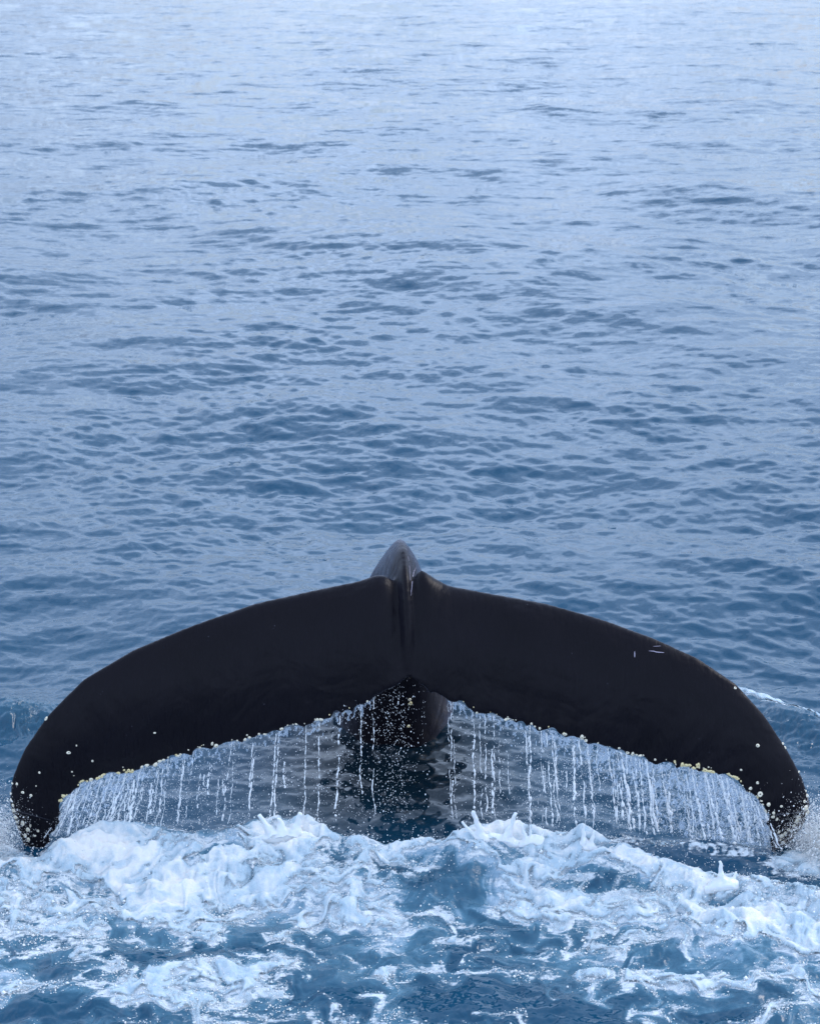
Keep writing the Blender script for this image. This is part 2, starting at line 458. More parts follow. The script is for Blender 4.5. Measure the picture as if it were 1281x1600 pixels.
def sea_fields(x, y):
    """world-space displacement and foam fields of the sea surface"""
    hA, ax, ay = sample(TA, x, y, 0.17)
    hB, bx, by = sample(TB, x, y, -0.31)
    hC = np.zeros_like(x); foam = np.full(x.shape, -1.0); aer = np.zeros_like(x); lump = np.zeros_like(x)
    far = sstep(14, 70, y)
    kA = 1 - 0.2 * far
    # patches of rougher and smoother water
    pt = 1.0 + 0.55 * perlin(x * .35 + 3, y * .22, 6) + .25 * perlin(x * .9, y * .6 + 4, 7)
    near = (1 - sstep(.5, 1.1, np.abs(y - 8.9))) * 1.0
    stir = 1 + 1.0 * np.exp(-((x + .1) / .7) ** 2 - ((y - 9.2) / .5) ** 2)
    hA = hA * (1 - .6 * near); hB = hB * pt * (1 - .1 * near) * stir; bx = bx * pt; by = by * pt
    h = hA * kA + hB
    dx = (ax * kA + bx) * 0.35; dy = (ay * kA + by) * 0.35
    # waves calm close to the whale where the curtain falls
    nr = np.where(y < 26)
    X, Y = x[nr], y[nr]
    c, = sample(TC, X, Y, 0.4, (0,))
    hC[nr] = c * (1 - sstep(14, 25, Y)) * (1 + .8 * (1 - sstep(9.6, 11.0, Y)))
    h = h + hC
    # churned water
    nr = np.where(y < 12)
    X, Y = x[nr].astype(np.float64), y[nr].astype(np.float64)
    D, ins = foam_density(X, Y)
    fx, fy = flow(X, Y)
    r1 = fbm(fx * 2.1, fy * 3.1, 6, 1, 0.6, 'ridge')
    b1 = fbm(fx * 4.2 + 5, fy * 5.0, 4, 2, 0.55, 'billow')
    f2 = fbm(fx * 1.2 + 9, fy * 1.6, 3, 4, 0.5)
    r0 = fbm(fx * 1.15 + 4, fy * 1.7, 2, 5, 0.5, 'ridge')
    fo = D * 1.3 - 0.98 + (r1 - 0.25) * 1.15 + (r0 - .3) * .75 + f2 * 0.45 + b1 * 0.2
    fo = np.where(ins < 0.02, -1.0, fo * ins - (1 - ins))
    # wake crests beside and behind the fluke
    yc = cR0[1] + (X - cR0[0]) * (cR1[1] - cR0[1]) / (cR1[0] - cR0[0]) + .10 * perlin(X * 2.2, X * 0 + 3.3, 2) + .04 * perlin(X * 8, X * 0 + 1.3, 3)
    cr = np.exp(-((Y - yc) / (.09 + .05 * perlin(X * 5, Y * 2, 5))) ** 2) * sstep(cR0[0] - .3, cR0[0] + .15, X)
    cl = bump(X, Y, pL[0] - .1, pL[1], 0.34, 0.12)
    cl2 = bump(X, Y, pL[0] - .1, pL[1] - .12, 0.42, 0.22); cr2 = bump(X, Y, pR[0], pR[1] - .25, 0.6, 0.30)
    arm = cr * (0.85 + 0.5 * fbm(fx * 9, fy * 9, 3, 6, .6, 'ridge') + 0.4 * fbm(fx * 3, fy * 3, 2, 2)) - .72
    fo = np.maximum(fo, arm)
    fo = np.maximum(fo, cl * (0.12 + 0.5 * fbm(X * 14, Y * 14, 3, 6, .6, 'ridge')) - .75)
    fo = np.maximum(fo, (cl2 + cr2) * .25 * (.5 + fbm(X * 22, Y * 22, 3, 3, .6, 'ridge')) - .62)
    tipn = 0.6 * fbm(fx * 8, fy * 8, 3, 6, .6, 'ridge')
    for tx, ty in ((tipR[0], tipR[1]), (tipL[0], tipL[1])):
        fo = np.maximum(fo, bump(X, Y, tx, ty, .22, .16) * (1.0 + tipn) - .65)
    yl = np.where(X > 0, 8.57 - .12 * X - .028 * X ** 2, 8.57 + .04 * X - .04 * X ** 2)
    fo = np.maximum(fo, np.exp(-((Y - yl) / .07) ** 2) * sstep(.3, 1.5, np.abs(X)) * (.45 + tipn) - .75)
    foam[nr] = fo
    aer[nr] = np.clip(ins * (-0.12 + 0.72 * sstep(-.95, .15, fo) + 0.42 * D + 0.7 * f2), 0, 1) * sstep(0, .5, ins) + 0.22 * cr + 0.08 * cl + .10 * cl2 + .08 * cr2
    big = fbm(X * 2.1 + 3, Y * 2.6 + 1, 3, 5, 0.5)
    med = fbm(X * 4.6 + .3 * r1, Y * 6.5 + .3 * f2, 4, 3, 0.42, 'billow')
    yr = np.interp(X, _fw[:, 0], _fw[:, 1])
    t = yr - Y
    rid = sstep(-0.09, 0.03, t) * (1 - 0.72 * sstep(0.05, 0.9, t))
    amp = sstep(-.02, .12, t)
    hh = (RIDGE - 0.01) * rid + amp * (0.045 * big + 0.028 * med * (0.4 + np.clip(D, 0, 1))) + 0.065 * rid * np.clip(fbm(X * 4.5, Y * 4, 4, 2, .55), -.5, 1)
    hh = hh + 0.09 * np.exp(-((Y - yc + .14) / .26) ** 2) * sstep(cR0[0] - .5, cR0[0] + .3, X) * (1 + .5 * big)
    hh = hh + 0.10 * np.exp(-((X - pL[0] + .25) / .65) ** 2 - ((Y - pL[1] + .05 + .12 * big) / .24) ** 2) * (1 + .5 * big)
    hh = hh + 0.02 * (cl + bump(X, Y, pR2[0], pR2[1], .6, .3)) * (1 + fbm(X * 9, Y * 12, 4, 7, .6, 'billow'))
    hh = hh + (0.030 * cl2 + .014 * cr2) * fbm(fx * 11, fy * 11, 4, 7, .6, 'billow')
    hloc = np.zeros_like(x); hloc[nr] = hh
    h = h + hloc
    damp = np.ones_like(x); damp[nr] = 1 - 0.5 * amp
    lump[nr] = med
    return h, dx * damp, dy * damp, foam, aer, lump

# rows follow the water away from the viewpoint, finer close by; columns fan out
def v_rows(v0, v1, step): return np.arange(v0, v1, step)
vr = np.concatenate([v_rows(-8, 0, 4), v_rows(0, 400, 2.2), v_rows(400, 1040, 1.9), v_rows(1040, 1640, 1.6), v_rows(1640, 1900, 6)])
Yr = np.array([at_z(640, v, 0)[1] for v in vr])
Yr = np.concatenate([[9000, 4000, 2000, 1200, 700, 450, 300, 220, 170, 140, 120, 105, 97], Yr[Yr < 92], [4.6, 4.0, 3.0, 1.5, 0.0, -6, -30, -200]])
tan_in = np.arange(-0.262, 0.262, 1.7 / F)
tan_out = np.array([0.27, 0.28, 0.295, 0.315, 0.34, 0.37, 0.41, 0.46, 0.53, 0.62, 0.75, 1.0, 1.6, 3.0])
tans = np.concatenate([-tan_out[::-1], tan_in, tan_out])
# ray x/Y grows as 1/cos of depression; widen near rows
depth = Yr * CT + CAM_H * ST
Wd = np.maximum(depth, 4.0)
Xg = tans[None, :] * Wd[:, None]; Yg = np.repeat(Yr[:, None], len(tans), 1)
nr_, nc_ = Xg.shape
x = Xg.ravel(); y = Yg.ravel()
h, dx, dy, foam, aer, lump = sea_fields(x, y)
out_zone = (y > 91) | (y < 3.5)
for a in (h, dx, dy): a[out_zone] *= 0.2
V = np.stack([x + dx, y + dy, h], 1)
fc = grid_faces(nr_, nc_)
sea = new_mesh("sea", V, fc[:, ::-1], M_SEA)
tag(sea, "blue open sea with small wind ripples around the whale's tail", None, None, 'structure')
attr(sea, 'foam', np.clip(foam, -1, 1)); attr(sea, 'aeration', aer)
attr(sea, 'stock_reflection', np.exp(-(((x + .10) / .80) ** 2) ** 1.5 - (((y - 9.2) / .95) ** 2) ** 1.5))   # stock's black reflection and shade painted into the water colour above its back
attr(sea, 'ripple', 0.68 + 0.85 * sstep(9, 55, y))
print("sea verts", len(V))

# foam: its own raised sheet above the water
keep_v = foam > -0.06
kf = keep_v[fc].any(1)
ff = fc[kf]
used = np.unique(ff); remap = -np.ones(len(V), int); remap[used] = np.arange(len(used))
fv = V[used].copy()
fo_u = foam[used]
rise = np.clip(fo_u, 0, 1)
fv[:, 2] += -0.006 + 0.010 * np.clip((fo_u + 0.06) / .1, 0, 1) + 0.034 * np.sqrt(rise) * (0.4 + 0.6 * np.clip(lump[used] + .2, 0, 1))
foam_o = new_mesh("foam", fv, remap[ff][:, ::-1], M_FOAM)
attr(foam_o, 'foam', fo_u)
tag(foam_o, "churned white foam spread over the water in front of the tail", "foam", None, 'stuff')
print("foam verts", len(fv))
# froth: small clots and bubbles riding on and around the foam
_c = np.where((foam > -.38) & (foam < .9) & (y > 6.2) & (y < 9.3) & (np.abs(x) < 2.9))[0]
_w = np.exp(-((foam[_c] - .05) / .28) ** 2) * (0.25 + np.clip(fbm(x[_c] * 6, y[_c] * 6, 3, 5), 0, 1)) * (y[_c] ** -1.5)
_k = rng.choice(_c, 16000, replace=False, p=_w / _w.sum())
FROTH_P = V[_k] + np.stack([rng.normal(0, .004, len(_k)), rng.normal(0, .006, len(_k)), 0.004 + .020 * np.sqrt(np.clip(foam[_k], 0, 1))], 1)
FROTH_R = .0012 + np.abs(rng.normal(0, .0017, len(_k))) * (1 + 1.2 * (rng.random(len(_k)) < .08))

P, Rr = [], []
for _ in range(2600):        # flecks thrown up from the foam
    u = random.uniform(-60, 1340); fx_ = float(np.interp(u, FRONT[:, 0], FRONT[:, 1]))
    p = at_z(u, fx_ + abs(random.gauss(0, 45)), .05); z = .06 + abs(random.gauss(0, .045)) * (.4 + .6 * (abs(perlin(u / 60., 0., 3)) > .25))
    P.append((p[0], p[1], z)); Rr.append(random.uniform(.0010, .0030) * (1 if random.random() < .93 else 1.7))
FLECKS = (P, Rr)
def sea_h(xx, yy):
    r = sea_fields(np.atleast_1d(np.float64(xx)), np.atleast_1d(np.float64(yy)))
    return r[0]

# ------------------------------------------------------------------ whale tail
LE_L = [(640, 925), (622, 912), (606, 899), (592, 896), (560, 907), (500, 919), (400, 941), (300, 976), (210, 1013), (130, 1060), (75, 1115), (37, 1170), (18, 1215), (14, 1260), (28, 1300), (50, 1350)]
TE_L = [(639, 1058), (620, 1074), (600, 1085), (550, 1108), (500, 1128), (440, 1143), (400, 1151), (335, 1168), (290, 1180), (240, 1196), (200, 1206), (170, 1212), (130, 1226), (106, 1245), (94, 1275), (84, 1302), (55, 1350)]
LE_R = [(640, 925), (646, 905), (656, 887), (676, 901), (700, 914), (760, 925), (850, 941), (940, 966), (1020, 995), (1090, 1027), (1150, 1067), (1195, 1117), (1230, 1170), (1254, 1215), (1266, 1255), (1258, 1285), (1240, 1308), (1216, 1345)]
TE_R = [(639, 1058), (650, 1066), (680, 1087), (740, 1110), (800, 1131), (870, 1146), (930, 1164), (990, 1186), (1060, 1199), (1100, 1206), (1135, 1215), (1165, 1240), (1188, 1253), (1198, 1285), (1203, 1318), (1210, 1345)]

def resample(pts, n):
    p = np.array(pts, float)
    d = np.r_[0, np.cumsum(np.hypot(*np.diff(p, axis=0).T))]
    t = np.linspace(0, d[-1], n)
    q = np.stack([np.interp(t, d, p[:, i]) for i in (0, 1)], 1)
    for _ in range(3):
        q[1:-1] = (q[:-2] + 2 * q[1:-1] + q[2:]) / 4
    return q

def yle(xw): return 8.98 - 0.10 * np.abs(xw) - 0.085 * xw ** 2
def yte(xw):
    return 8.60 - 0.04 * abs(xw) - 0.04 * xw ** 2 if xw < 0 else 8.60 - 0.12 * xw - 0.028 * xw ** 2

def fluke(LE, TE, n=150, m=28, seed=1):
    le, te = resample(LE, n), resample(TE, n)
    vs = []
    P0 = []; P1 = []
    for i in range(n):
        xw = (le[i, 0] - 640) / 290.; P0.append(at(le[i, 0], le[i, 1], yle(xw)))
        xw = (te[i, 0] - 640) / 290.; P1.append(at(te[i, 0], te[i, 1], yte(xw)))
    P0 = np.array(P0); P1 = np.array(P1)
    # small scallops on the trailing edge
    s = np.linspace(0, 1, n)
    for i in range(n):
        ch = P1[i] - P0[i]; cl = np.linalg.norm(ch)
        tn = P0[min(i + 1, n - 1)] - P0[max(i - 1, 0)] + P1[min(i + 1, n - 1)] - P1[max(i - 1, 0)]
        nn = np.cross(ch, tn); nn /= np.linalg.norm(nn) + 1e-9
        if nn[2] < 0: nn = -nn
        scal = (0.011 * math.sin(s[i] * 70 + 2.6 * math.sin(s[i] * 23 + seed)) + 0.009 * math.sin(s[i] * 151 + 3 * math.sin(s[i] * 31 + seed)) + .006 * math.sin(s[i] * 263)) * (1 if .03 < s[i] < .97 else 0)
        e1 = P1[i] + ch / (cl + 1e-6) * scal
        T = 0.20 * min(1, cl / 0.9) * min(1, .45 + s[i] / .10) * (1 - 0.45 * s[i]) + 0.012
        ring = []
        for j in range(m):
            a = 2 * math.pi * j / m
            t = 0.5 - 0.5 * math.cos(a)                   # 0 leading, 1 trailing
            th = T * (1.48 * math.sqrt(max(t, 0)) - .63 * t - 1.76 * t ** 2 + 1.42 * t ** 3 - .41 * t ** 4) + 0.012 * min(1, 8 * t) * (1 - t) + 0.004
            side = 1 if a < math.pi else -1
            if j == 0 or j == m // 2: th *= 0
            camber = 0.065 * math.sin(math.pi * t) * min(1, cl) * min(1, s[i] / .09)
            ring.append(P0[i] + (e1 - P0[i]) * t + nn * (side * th * 0.62 + camber))
        vs += ring
    fs = []
    for i in range(n - 1):
        for j in range(m):
            fs.append((i * m + j, i * m + (j + 1) % m, (i + 1) * m + (j + 1) % m, (i + 1) * m + j))
    return vs, fs, n, m

def loft(path, ns=60, m=36):
    path = np.array(path, float)
    t = np.arange(len(path)); tt = np.linspace(0, len(path) - 1, ns)
    q = np.stack([np.interp(tt, t, path[:, i]) for i in range(path.shape[1])], 1)
    for _ in range(14): q[1:-1] = (q[:-2] + 2 * q[1:-1] + q[2:]) / 4
    vs = []
    for i in range(ns):
        d = q[min(i + 1, ns - 1), :3] - q[max(i - 1, 0), :3]; d /= np.linalg.norm(d)
        side = np.array([1, 0, 0.]) ; side -= d * side.dot(d); side /= np.linalg.norm(side)
        up = -np.cross(side, d)                       # dorsal side
        a_, b1, b2 = q[i, 3:6]
        for j in range(m):
            a = 2 * math.pi * j / m
            ca, sa = math.cos(a), math.sin(a)
            wv = a_ * ca * (1 - 0.52 * max(0, sa) ** 1.4)           # narrower towards the dorsal ridge
            vs.append(q[i, :3] + side * wv + up * (b1 if sa > 0 else b2) * sa)
    fs = [(i * m + j, i * m + (j + 1) % m, (i + 1) * m + (j + 1) % m, (i + 1) * m + j) for i in range(ns - 1) for j in range(m)]
    return vs, fs, ns, m

# x, Y, z, half width, dorsal half depth, ventral half depth; from under water to the fluke
STOCK = [(-.16, 10.5, -.9, .40, .45, .42), (-.10, 10.10, -.2, .42, .38, .74), (-.10, 9.90, .48, .33, .34, .50), (-.09, 9.68, .98, .20, .28, .24),
         (-.06, 9.40, 1.20, .13, .215, .18), (-.04, 9.14, 1.27, .105, .20, .14), (-.022, 8.94, 1.215, .085, .175, .12), (-.012, 8.80, 1.09, .065, .13, .08), (-.01, 8.70, .98, .055, .075, .05), (-.01, 8.64, .92, .04, .03, .04), (-.005, 8.64, .89, .02, .02, .02)]

def close_mesh(parts):
    bm = bmesh.new()
    for vs, fs, n, m in parts:
        bv = [bm.verts.new(tuple(v)) for v in vs]
        for f in fs:
            try: bm.faces.new([bv[i] for i in f])
            except ValueError: pass
        bm.faces.new(bv[:m][::-1]); bm.faces.new(bv[-m:])
    bmesh.ops.recalc_face_normals(bm, faces=bm.faces)
    me = bpy.data.meshes.new("tmp"); bm.to_mesh(me); bm.free()
    return me

def remeshed(name, me, voxel, smooth_it, mat, parent=None, factor=0.5):
    o = bpy.data.objects.new(name, me); COL.objects.link(o)
    r = o.modifiers.new("r", 'REMESH'); r.mode = 'VOXEL'; r.voxel_size = voxel; r.use_smooth_shade = True
    s = o.modifiers.new("s", 'SMOOTH'); s.factor = factor; s.iterations = smooth_it
    dg = bpy.context.evaluated_depsgraph_get()
    m2 = bpy.data.meshes.new_from_object(o.evaluated_get(dg))
    o.modifiers.clear(); o.data = m2
    bpy.data.meshes.remove(me)
    m2.materials.clear(); m2.materials.append(mat)
    m2.polygons.foreach_set('use_smooth', [True] * len(m2.polygons))
    if parent: o.parent = parent
    return o

whale = empty("whale_tail", (0, 9.9, 0))
tag(whale, "black humpback whale tail fluke arched over the water, streaming and edged with barnacles", "whale")
WO = np.array([0, 9.9, 0.])
fl, fr_ = fluke(LE_L, TE_L, 260, 28, 1), fluke(LE_R, TE_R, 260, 28, 4)
st = loft(STOCK)
body = remeshed("body", close_mesh([fl, fr_, st]), 0.010, 24, M_SKIN)
body_bvh = BVHTree.FromObject(body, bpy.context.evaluated_depsgraph_get())
def rebase(o, root):
    o.parent = root; o.matrix_parent_inverse = Matrix.Identity(4); o.location = o.location - root.location
def shift_mesh(o, off):
    o.data.transform(Matrix.Translation(-Vector(off)))
shift_mesh(body, WO); body.parent = whale
print("whale verts", len(body.data.vertices))

def hit(u, v):
    d = Vector(ray(u, v)).normalized()
    return body_bvh.ray_cast(Vector((0, 0, CAM_H)), d)

# barnacles
def barnacle_mesh(mat, seed):
    r = random.Random(seed)
    bm = bmesh.new(); n = 8; rings = []
    for rad, z in ((1.0, -0.15), (0.85, 0.35), (0.55, 0.75), (0.32, 0.70), (0.28, 0.35)):
        rings.append([bm.verts.new((rad * math.cos(2 * math.pi * k / n) * r.uniform(.88, 1.12), rad * math.sin(2 * math.pi * k / n) * r.uniform(.88, 1.12), z * r.uniform(.9, 1.1))) for k in range(n)])
    for a, b_ in zip(rings, rings[1:]):
        for k in range(n): bm.faces.new((a[k], a[(k + 1) % n], b_[(k + 1) % n], b_[k]))
    f = bm.faces.new(rings[-1]); f.material_index = 1
    me = bpy.data.meshes.new("barnacle"); bm.to_mesh(me); bm.free()
    me.materials.append(mat); me.materials.append(M_HOLE)
    return me
BM = [barnacle_mesh(M_SHELL, i) for i in range(3)]; BY = [barnacle_mesh(M_YELLOW, 10 + i) for i in range(3)]

BARN = []   # (u, v, radius px, yellow)
for u, v, s_ in [(383, 1157, 3.5), (371, 1157, 3), (390, 1154, 3), (405, 1152, 2.5), (414, 1149, 3), (440, 1139, 3.2), (463, 1134, 2), (496, 1127, 3.2), (502, 1125, 3), (538, 1113, 3.6), (574, 1096, 2.2),
                (332, 1162, 3.4), (338, 1166, 3), (313, 1173, 2), (278, 1184, 3.5), (282, 1181, 2.5), (222, 1198, 2.4), (230, 1201, 3), (243, 1198, 4), (250, 1196, 3.5), (256, 1191, 3), (143, 1218, 3.5),
                (108, 1176, 3), (145, 1189, 1.8), (62, 1207, 2.4), (36, 1238, 4.2), (27, 1225, 2.4), (49, 1243, 2.6), (57, 1228, 1.8), (242, 1145, 2), (73, 1123, 3), (68, 1120, 2), (121, 1066, 2), (163, 1041, 2.4), (162, 1032, 2),
                (188, 1015, 1.8), (241, 1000, 2.6), (238, 998, 2), (93, 1091, 1.8), (63, 1128, 1.8), (120, 1165, 1.4), (113, 1206, 1.5), (116, 1212, 1.4),
                (745, 1114, 2.2), (790, 1125, 3.4), (794, 1123, 2.6), (830, 1131, 2), (843, 1138, 2.4), (882, 1147, 3.4), (909, 1152, 3.2), (915, 1157, 3), (934, 1162, 1.6), (967, 1169, 2), (980, 1176, 3.4), (988, 1178, 3.4), (994, 1181, 3), (1000, 1183, 3),
                (1023, 1187, 2), (1183, 1165, 3), (1157, 1203, 2.2), (1183, 1223, 3), (1172, 1232, 2.8), (1187, 1241, 3.6), (1148, 1075, 3), (1142, 1054, 2.2), (1152, 1064, 2), (1206, 1120, 2.2), (1235, 1162, 2.6), (1236, 1168, 2), (1232, 1150, 2),
                (1253, 1206, 2.4), (1200, 1257, 3.6), (1220, 1260, 2), (1208, 1270, 3.5), (1207, 1276, 3), (1213, 1280, 3), (1244, 1283, 4.4), (1247, 1277, 4), (1258, 1262, 4), (1260, 1270, 4.2), (1256, 1252, 3.5), (1216, 1300, 3), (1220, 1306, 4), (1218, 1312, 3),
                (1226, 1302, 4), (1231, 1296, 3.5), (1222, 1316, 4), (1240, 1290, 3.6), (1262, 1243, 3), (1265, 1236, 2.6), (16, 1240, 3), (18, 1250, 3.2), (21, 1258, 3.4), (22, 1266, 3.2), (25, 1277, 3.6), (27, 1284, 3), (36, 1286, 3.8),
                (44, 1296, 3.2), (48, 1290, 2.6), (60, 1298, 3), (40, 1305, 3), (45, 1312, 3), (55, 1306, 2.4), (30, 1292, 2.8), (20, 1224, 2.4), (640, 1093, 3.4)]:
    BARN.append((u, v, s_, False))
for u, v, nn_, sp, s_ in [(203, 1205, 4, 5, 3.2), (155, 1218, 5, 7, 3), (128, 1226, 7, 8, 3.2), (100, 1242, 4, 5, 3), (95, 1252, 4, 4, 2.8), (185, 1211, 2, 3, 2.6), (165, 1214, 3, 4, 2.6),
                          (1070, 1196, 6, 7, 3.2), (1087, 1198, 6, 6, 3.2), (1106, 1206, 5, 6, 2.8), (1112, 1209, 3, 4, 3), (1145, 1218, 9, 8, 3.2), (1150, 1220, 5, 7, 2.8), (640, 1100, 3, 3, 3), (638, 1135, 2, 3, 2.6)]:
    for _ in range(nn_):
        BARN.append((u + random.gauss(0, sp * .6), v + random.gauss(0, sp * .3), s_ * random.uniform(.6, 1.1), True))
for _ in range(70):       # small scattered ones along the trailing edges
    te = random.choice((TE_L, TE_R)); k = random.randint(1, len(te) - 4); t = random.random()
    u = te[k][0] * (1 - t) + te[k + 1][0] * t; v = te[k][1] * (1 - t) + te[k + 1][1] * t
    if 555 < u < 715: continue
    BARN.append((u, v - random.uniform(3, 9), random.uniform(.9, 1.8), random.random() < .3))
nb = 0
for (u, v, s_, yel) in BARN:
    p = None
    for k in range(16):
        p, nrm, _i, dist = hit(u, v - k * 1.0 if v > 1060 and 60 < u < 1215 else v)
        if p is None and (u < 60 or u > 1215): p, nrm, _i, dist = hit(u + (k if u < 60 else -k), v)
        if p is not None: break
    if p is None: continue
    rad = s_ * dist / F * 1.08 * random.uniform(.75, 1.1)
    me = random.choice(BY if yel else BM)
    o = bpy.data.objects.new("barnacle", me)
    q = nrm.to_track_quat('Z', 'Y') @ Vector((0, 0, 1)).rotation_difference(Vector((random.gauss(0, .2), random.gauss(0, .2), 1)))
    o.rotation_euler = q.to_euler(); o.scale = (rad * random.uniform(.7, 1.15), rad * random.uniform(.6, 1.35), rad * random.uniform(.5, 1.1))
    o.location = p - whale.location
    COL.objects.link(o); o.parent = whale; nb += 1
print("barnacles", nb)

# scars, plus bright fold edges painted as pale lines
def scar_glint(pts, rad_px, mat=M_SCAR_GLINT):
    ps = []
    for u, v in pts:
        p, nrm, _i, dist = hit(u, v)
        if p is None: continue
        ps.append((p + nrm * 0.0005, nrm, dist))
    if len(ps) < 2: return
    vs = []; fs = []; m = 6
    for i, (p, nrm, dist) in enumerate(ps):
        d = (ps[min(i + 1, len(ps) - 1)][0] - ps[max(i - 1, 0)][0]).normalized(); s2 = d.cross(nrm).normalized()
        r0 = rad_px * dist / F * math.sin(math.pi * (i + .4) / (len(ps) - .2)) ** .6
        for j in range(m):
            a = 2 * math.pi * j / m
            vs.append(np.array(p + s2 * r0 * math.cos(a) + nrm * r0 * .35 * math.sin(a)) - WO)
    for i in range(len(ps) - 1):
        for j in range(m): fs.append((i * m + j, i * m + (j + 1) % m, (i + 1) * m + (j + 1) % m, (i + 1) * m + j))
    new_mesh("scar_glint", vs, fs, mat, whale)
scar_glint([(1013 + t * 4, 1017 + (1 if t > 2 else 0) + t * .3) for t in range(7)], 0.8)
scar_glint([(1020 + t * 4, 1010 - .2 * t) for t in range(4)], 0.4)
scar_glint([(991, 1018 + 3 * t) for t in range(4)], 0.9)
scar_glint([(24 + t * 2.6, 1182 - t * 3.4) for t in range(6)], 1.3)
scar_glint([(20 + t * .6, 1206 - t * 4) for t in range(5)], 1.0)
scar_glint([(1234 + t, 1150 + 4 * t) for t in range(4)], 1.0)
scar_glint([(162 + .5 * t, 1046 - 3 * t) for t in range(3)], .9)

scar_glint([(650, 887), (647, 892), (645, 900), (644, 910), (643, 920), (642, 931)], .7, M_SCAR_GLINT)  # light on the fold's edge, painted as a pale line
scar_glint([(631, 848), (635, 858), (638, 872), (640, 888), (641, 905), (642, 925)], .5, M_SCAR_GLINT)  # bright line down the ridge crease, a painted highlight
# ------------------------------------------------------------------ falling water
def ico():
    v = np.array([(1, 0, 0), (-1, 0, 0), (0, 1, 0), (0, -1, 0), (0, 0, 1), (0, 0, -1)], float) * 1.15
    f = np.array([(0, 2, 4), (2, 1, 4), (1, 3, 4), (3, 0, 4), (2, 0, 5), (1, 2, 5), (3, 1, 5), (0, 3, 5)])
    return v, f

def drops(name, P, Rr, mat, parent=None, stretch=1.5, origin=(0, 0, 0)):
    v0, f0 = ico(); n = len(P)
    P = np.asarray(P) - np.array(origin); Rr = np.asarray(Rr)
    ax = rng.uniform(.75, 1.25, (n, 1, 3)); ax[:, :, 2] *= rng.uniform(1, stretch, (n, 1))
    V_ = v0[None] * Rr[:, None, None] * ax + P[:, None]
    Fc = f0[None] + (np.arange(n) * len(v0))[:, None, None]
    o = new_mesh(name, V_.reshape(-1, 3), Fc.reshape(-1, 3), mat, parent)
    return o

def strand_mesh(top, bot, r0, breakup, seed, origin):
    """a falling thread: beads and necks along a slightly wavy line"""
    r = np.random.default_rng(seed)
    Ls = np.linalg.norm(bot - top); n = max(12, int(Ls / 0.007)); m = 5
    t = np.linspace(0, 1, n)
    zz = t * Ls
    wob = 0.013 * perlin(zz * 7 + seed * 3.1, zz * 0 + float(seed), 1) * (0.3 + t) + 0.004 * perlin(zz * 30 + seed, zz * 0 + 5., 2)
    wob2 = 0.010 * perlin(zz * 6 + seed * 1.7, zz * 0 + 9., 3)
    bead = perlin(zz * 38 + seed * 7.7, zz * 0 + seed * .37, 4) + .5 * perlin(zz * 90 + seed, zz * 0 + 2., 5)
    rad = r0 * np.minimum(0.85 + 1.7 * bead + .5 * perlin(zz * 12 + seed, zz * 0 + 7.7, 2), 1.45) * (0.8 + .6 * t)
    gap = perlin(zz * 9 + seed * 2.3, zz * 0 + 4.4, 6) < breakup
    rad = np.where(gap, 0, rad); rad = np.clip(rad, 0, None) + 0.0
    C = top[None] + (bot - top)[None] * t[:, None]
    C[:, 0] += wob; C[:, 1] += wob2
    a = 2 * np.pi * np.arange(m) / m
    V_ = C[:, None, :] + np.stack([np.cos(a)[None] * rad[:, None] * 1.2, np.sin(a)[None] * rad[:, None], 0 * a[None] * rad[:, None]], 2)
    ok = rad > 0.0004
    Fc = []
    for i in range(n - 1):
        if not (ok[i] or ok[i + 1]): continue
        for j in range(m):
            Fc.append((i * m + j, i * m + (j + 1) % m, (i + 1) * m + (j + 1) % m, (i + 1) * m + j))
    return (V_ - np.array(origin)).reshape(-1, 3), Fc, C[ok]

def edge_pt(TE, s):
    p = np.array(TE, float); u, v = np.interp(s, np.linspace(0, 1, len(p)), p[:, 0]), np.interp(s, np.linspace(0, 1, len(p)), p[:, 1])
    return u, v

def edge_world(TE, u):
    p = np.array(TE, float)
    p = p[np.argsort(p[:, 0])]
    v = float(np.interp(u, p[:, 0], p[:, 1]))
    xw = (u - 640) / 290.
    return at(u, v - 1, yte(xw)) + np.array([0, 0.02, 0.0])

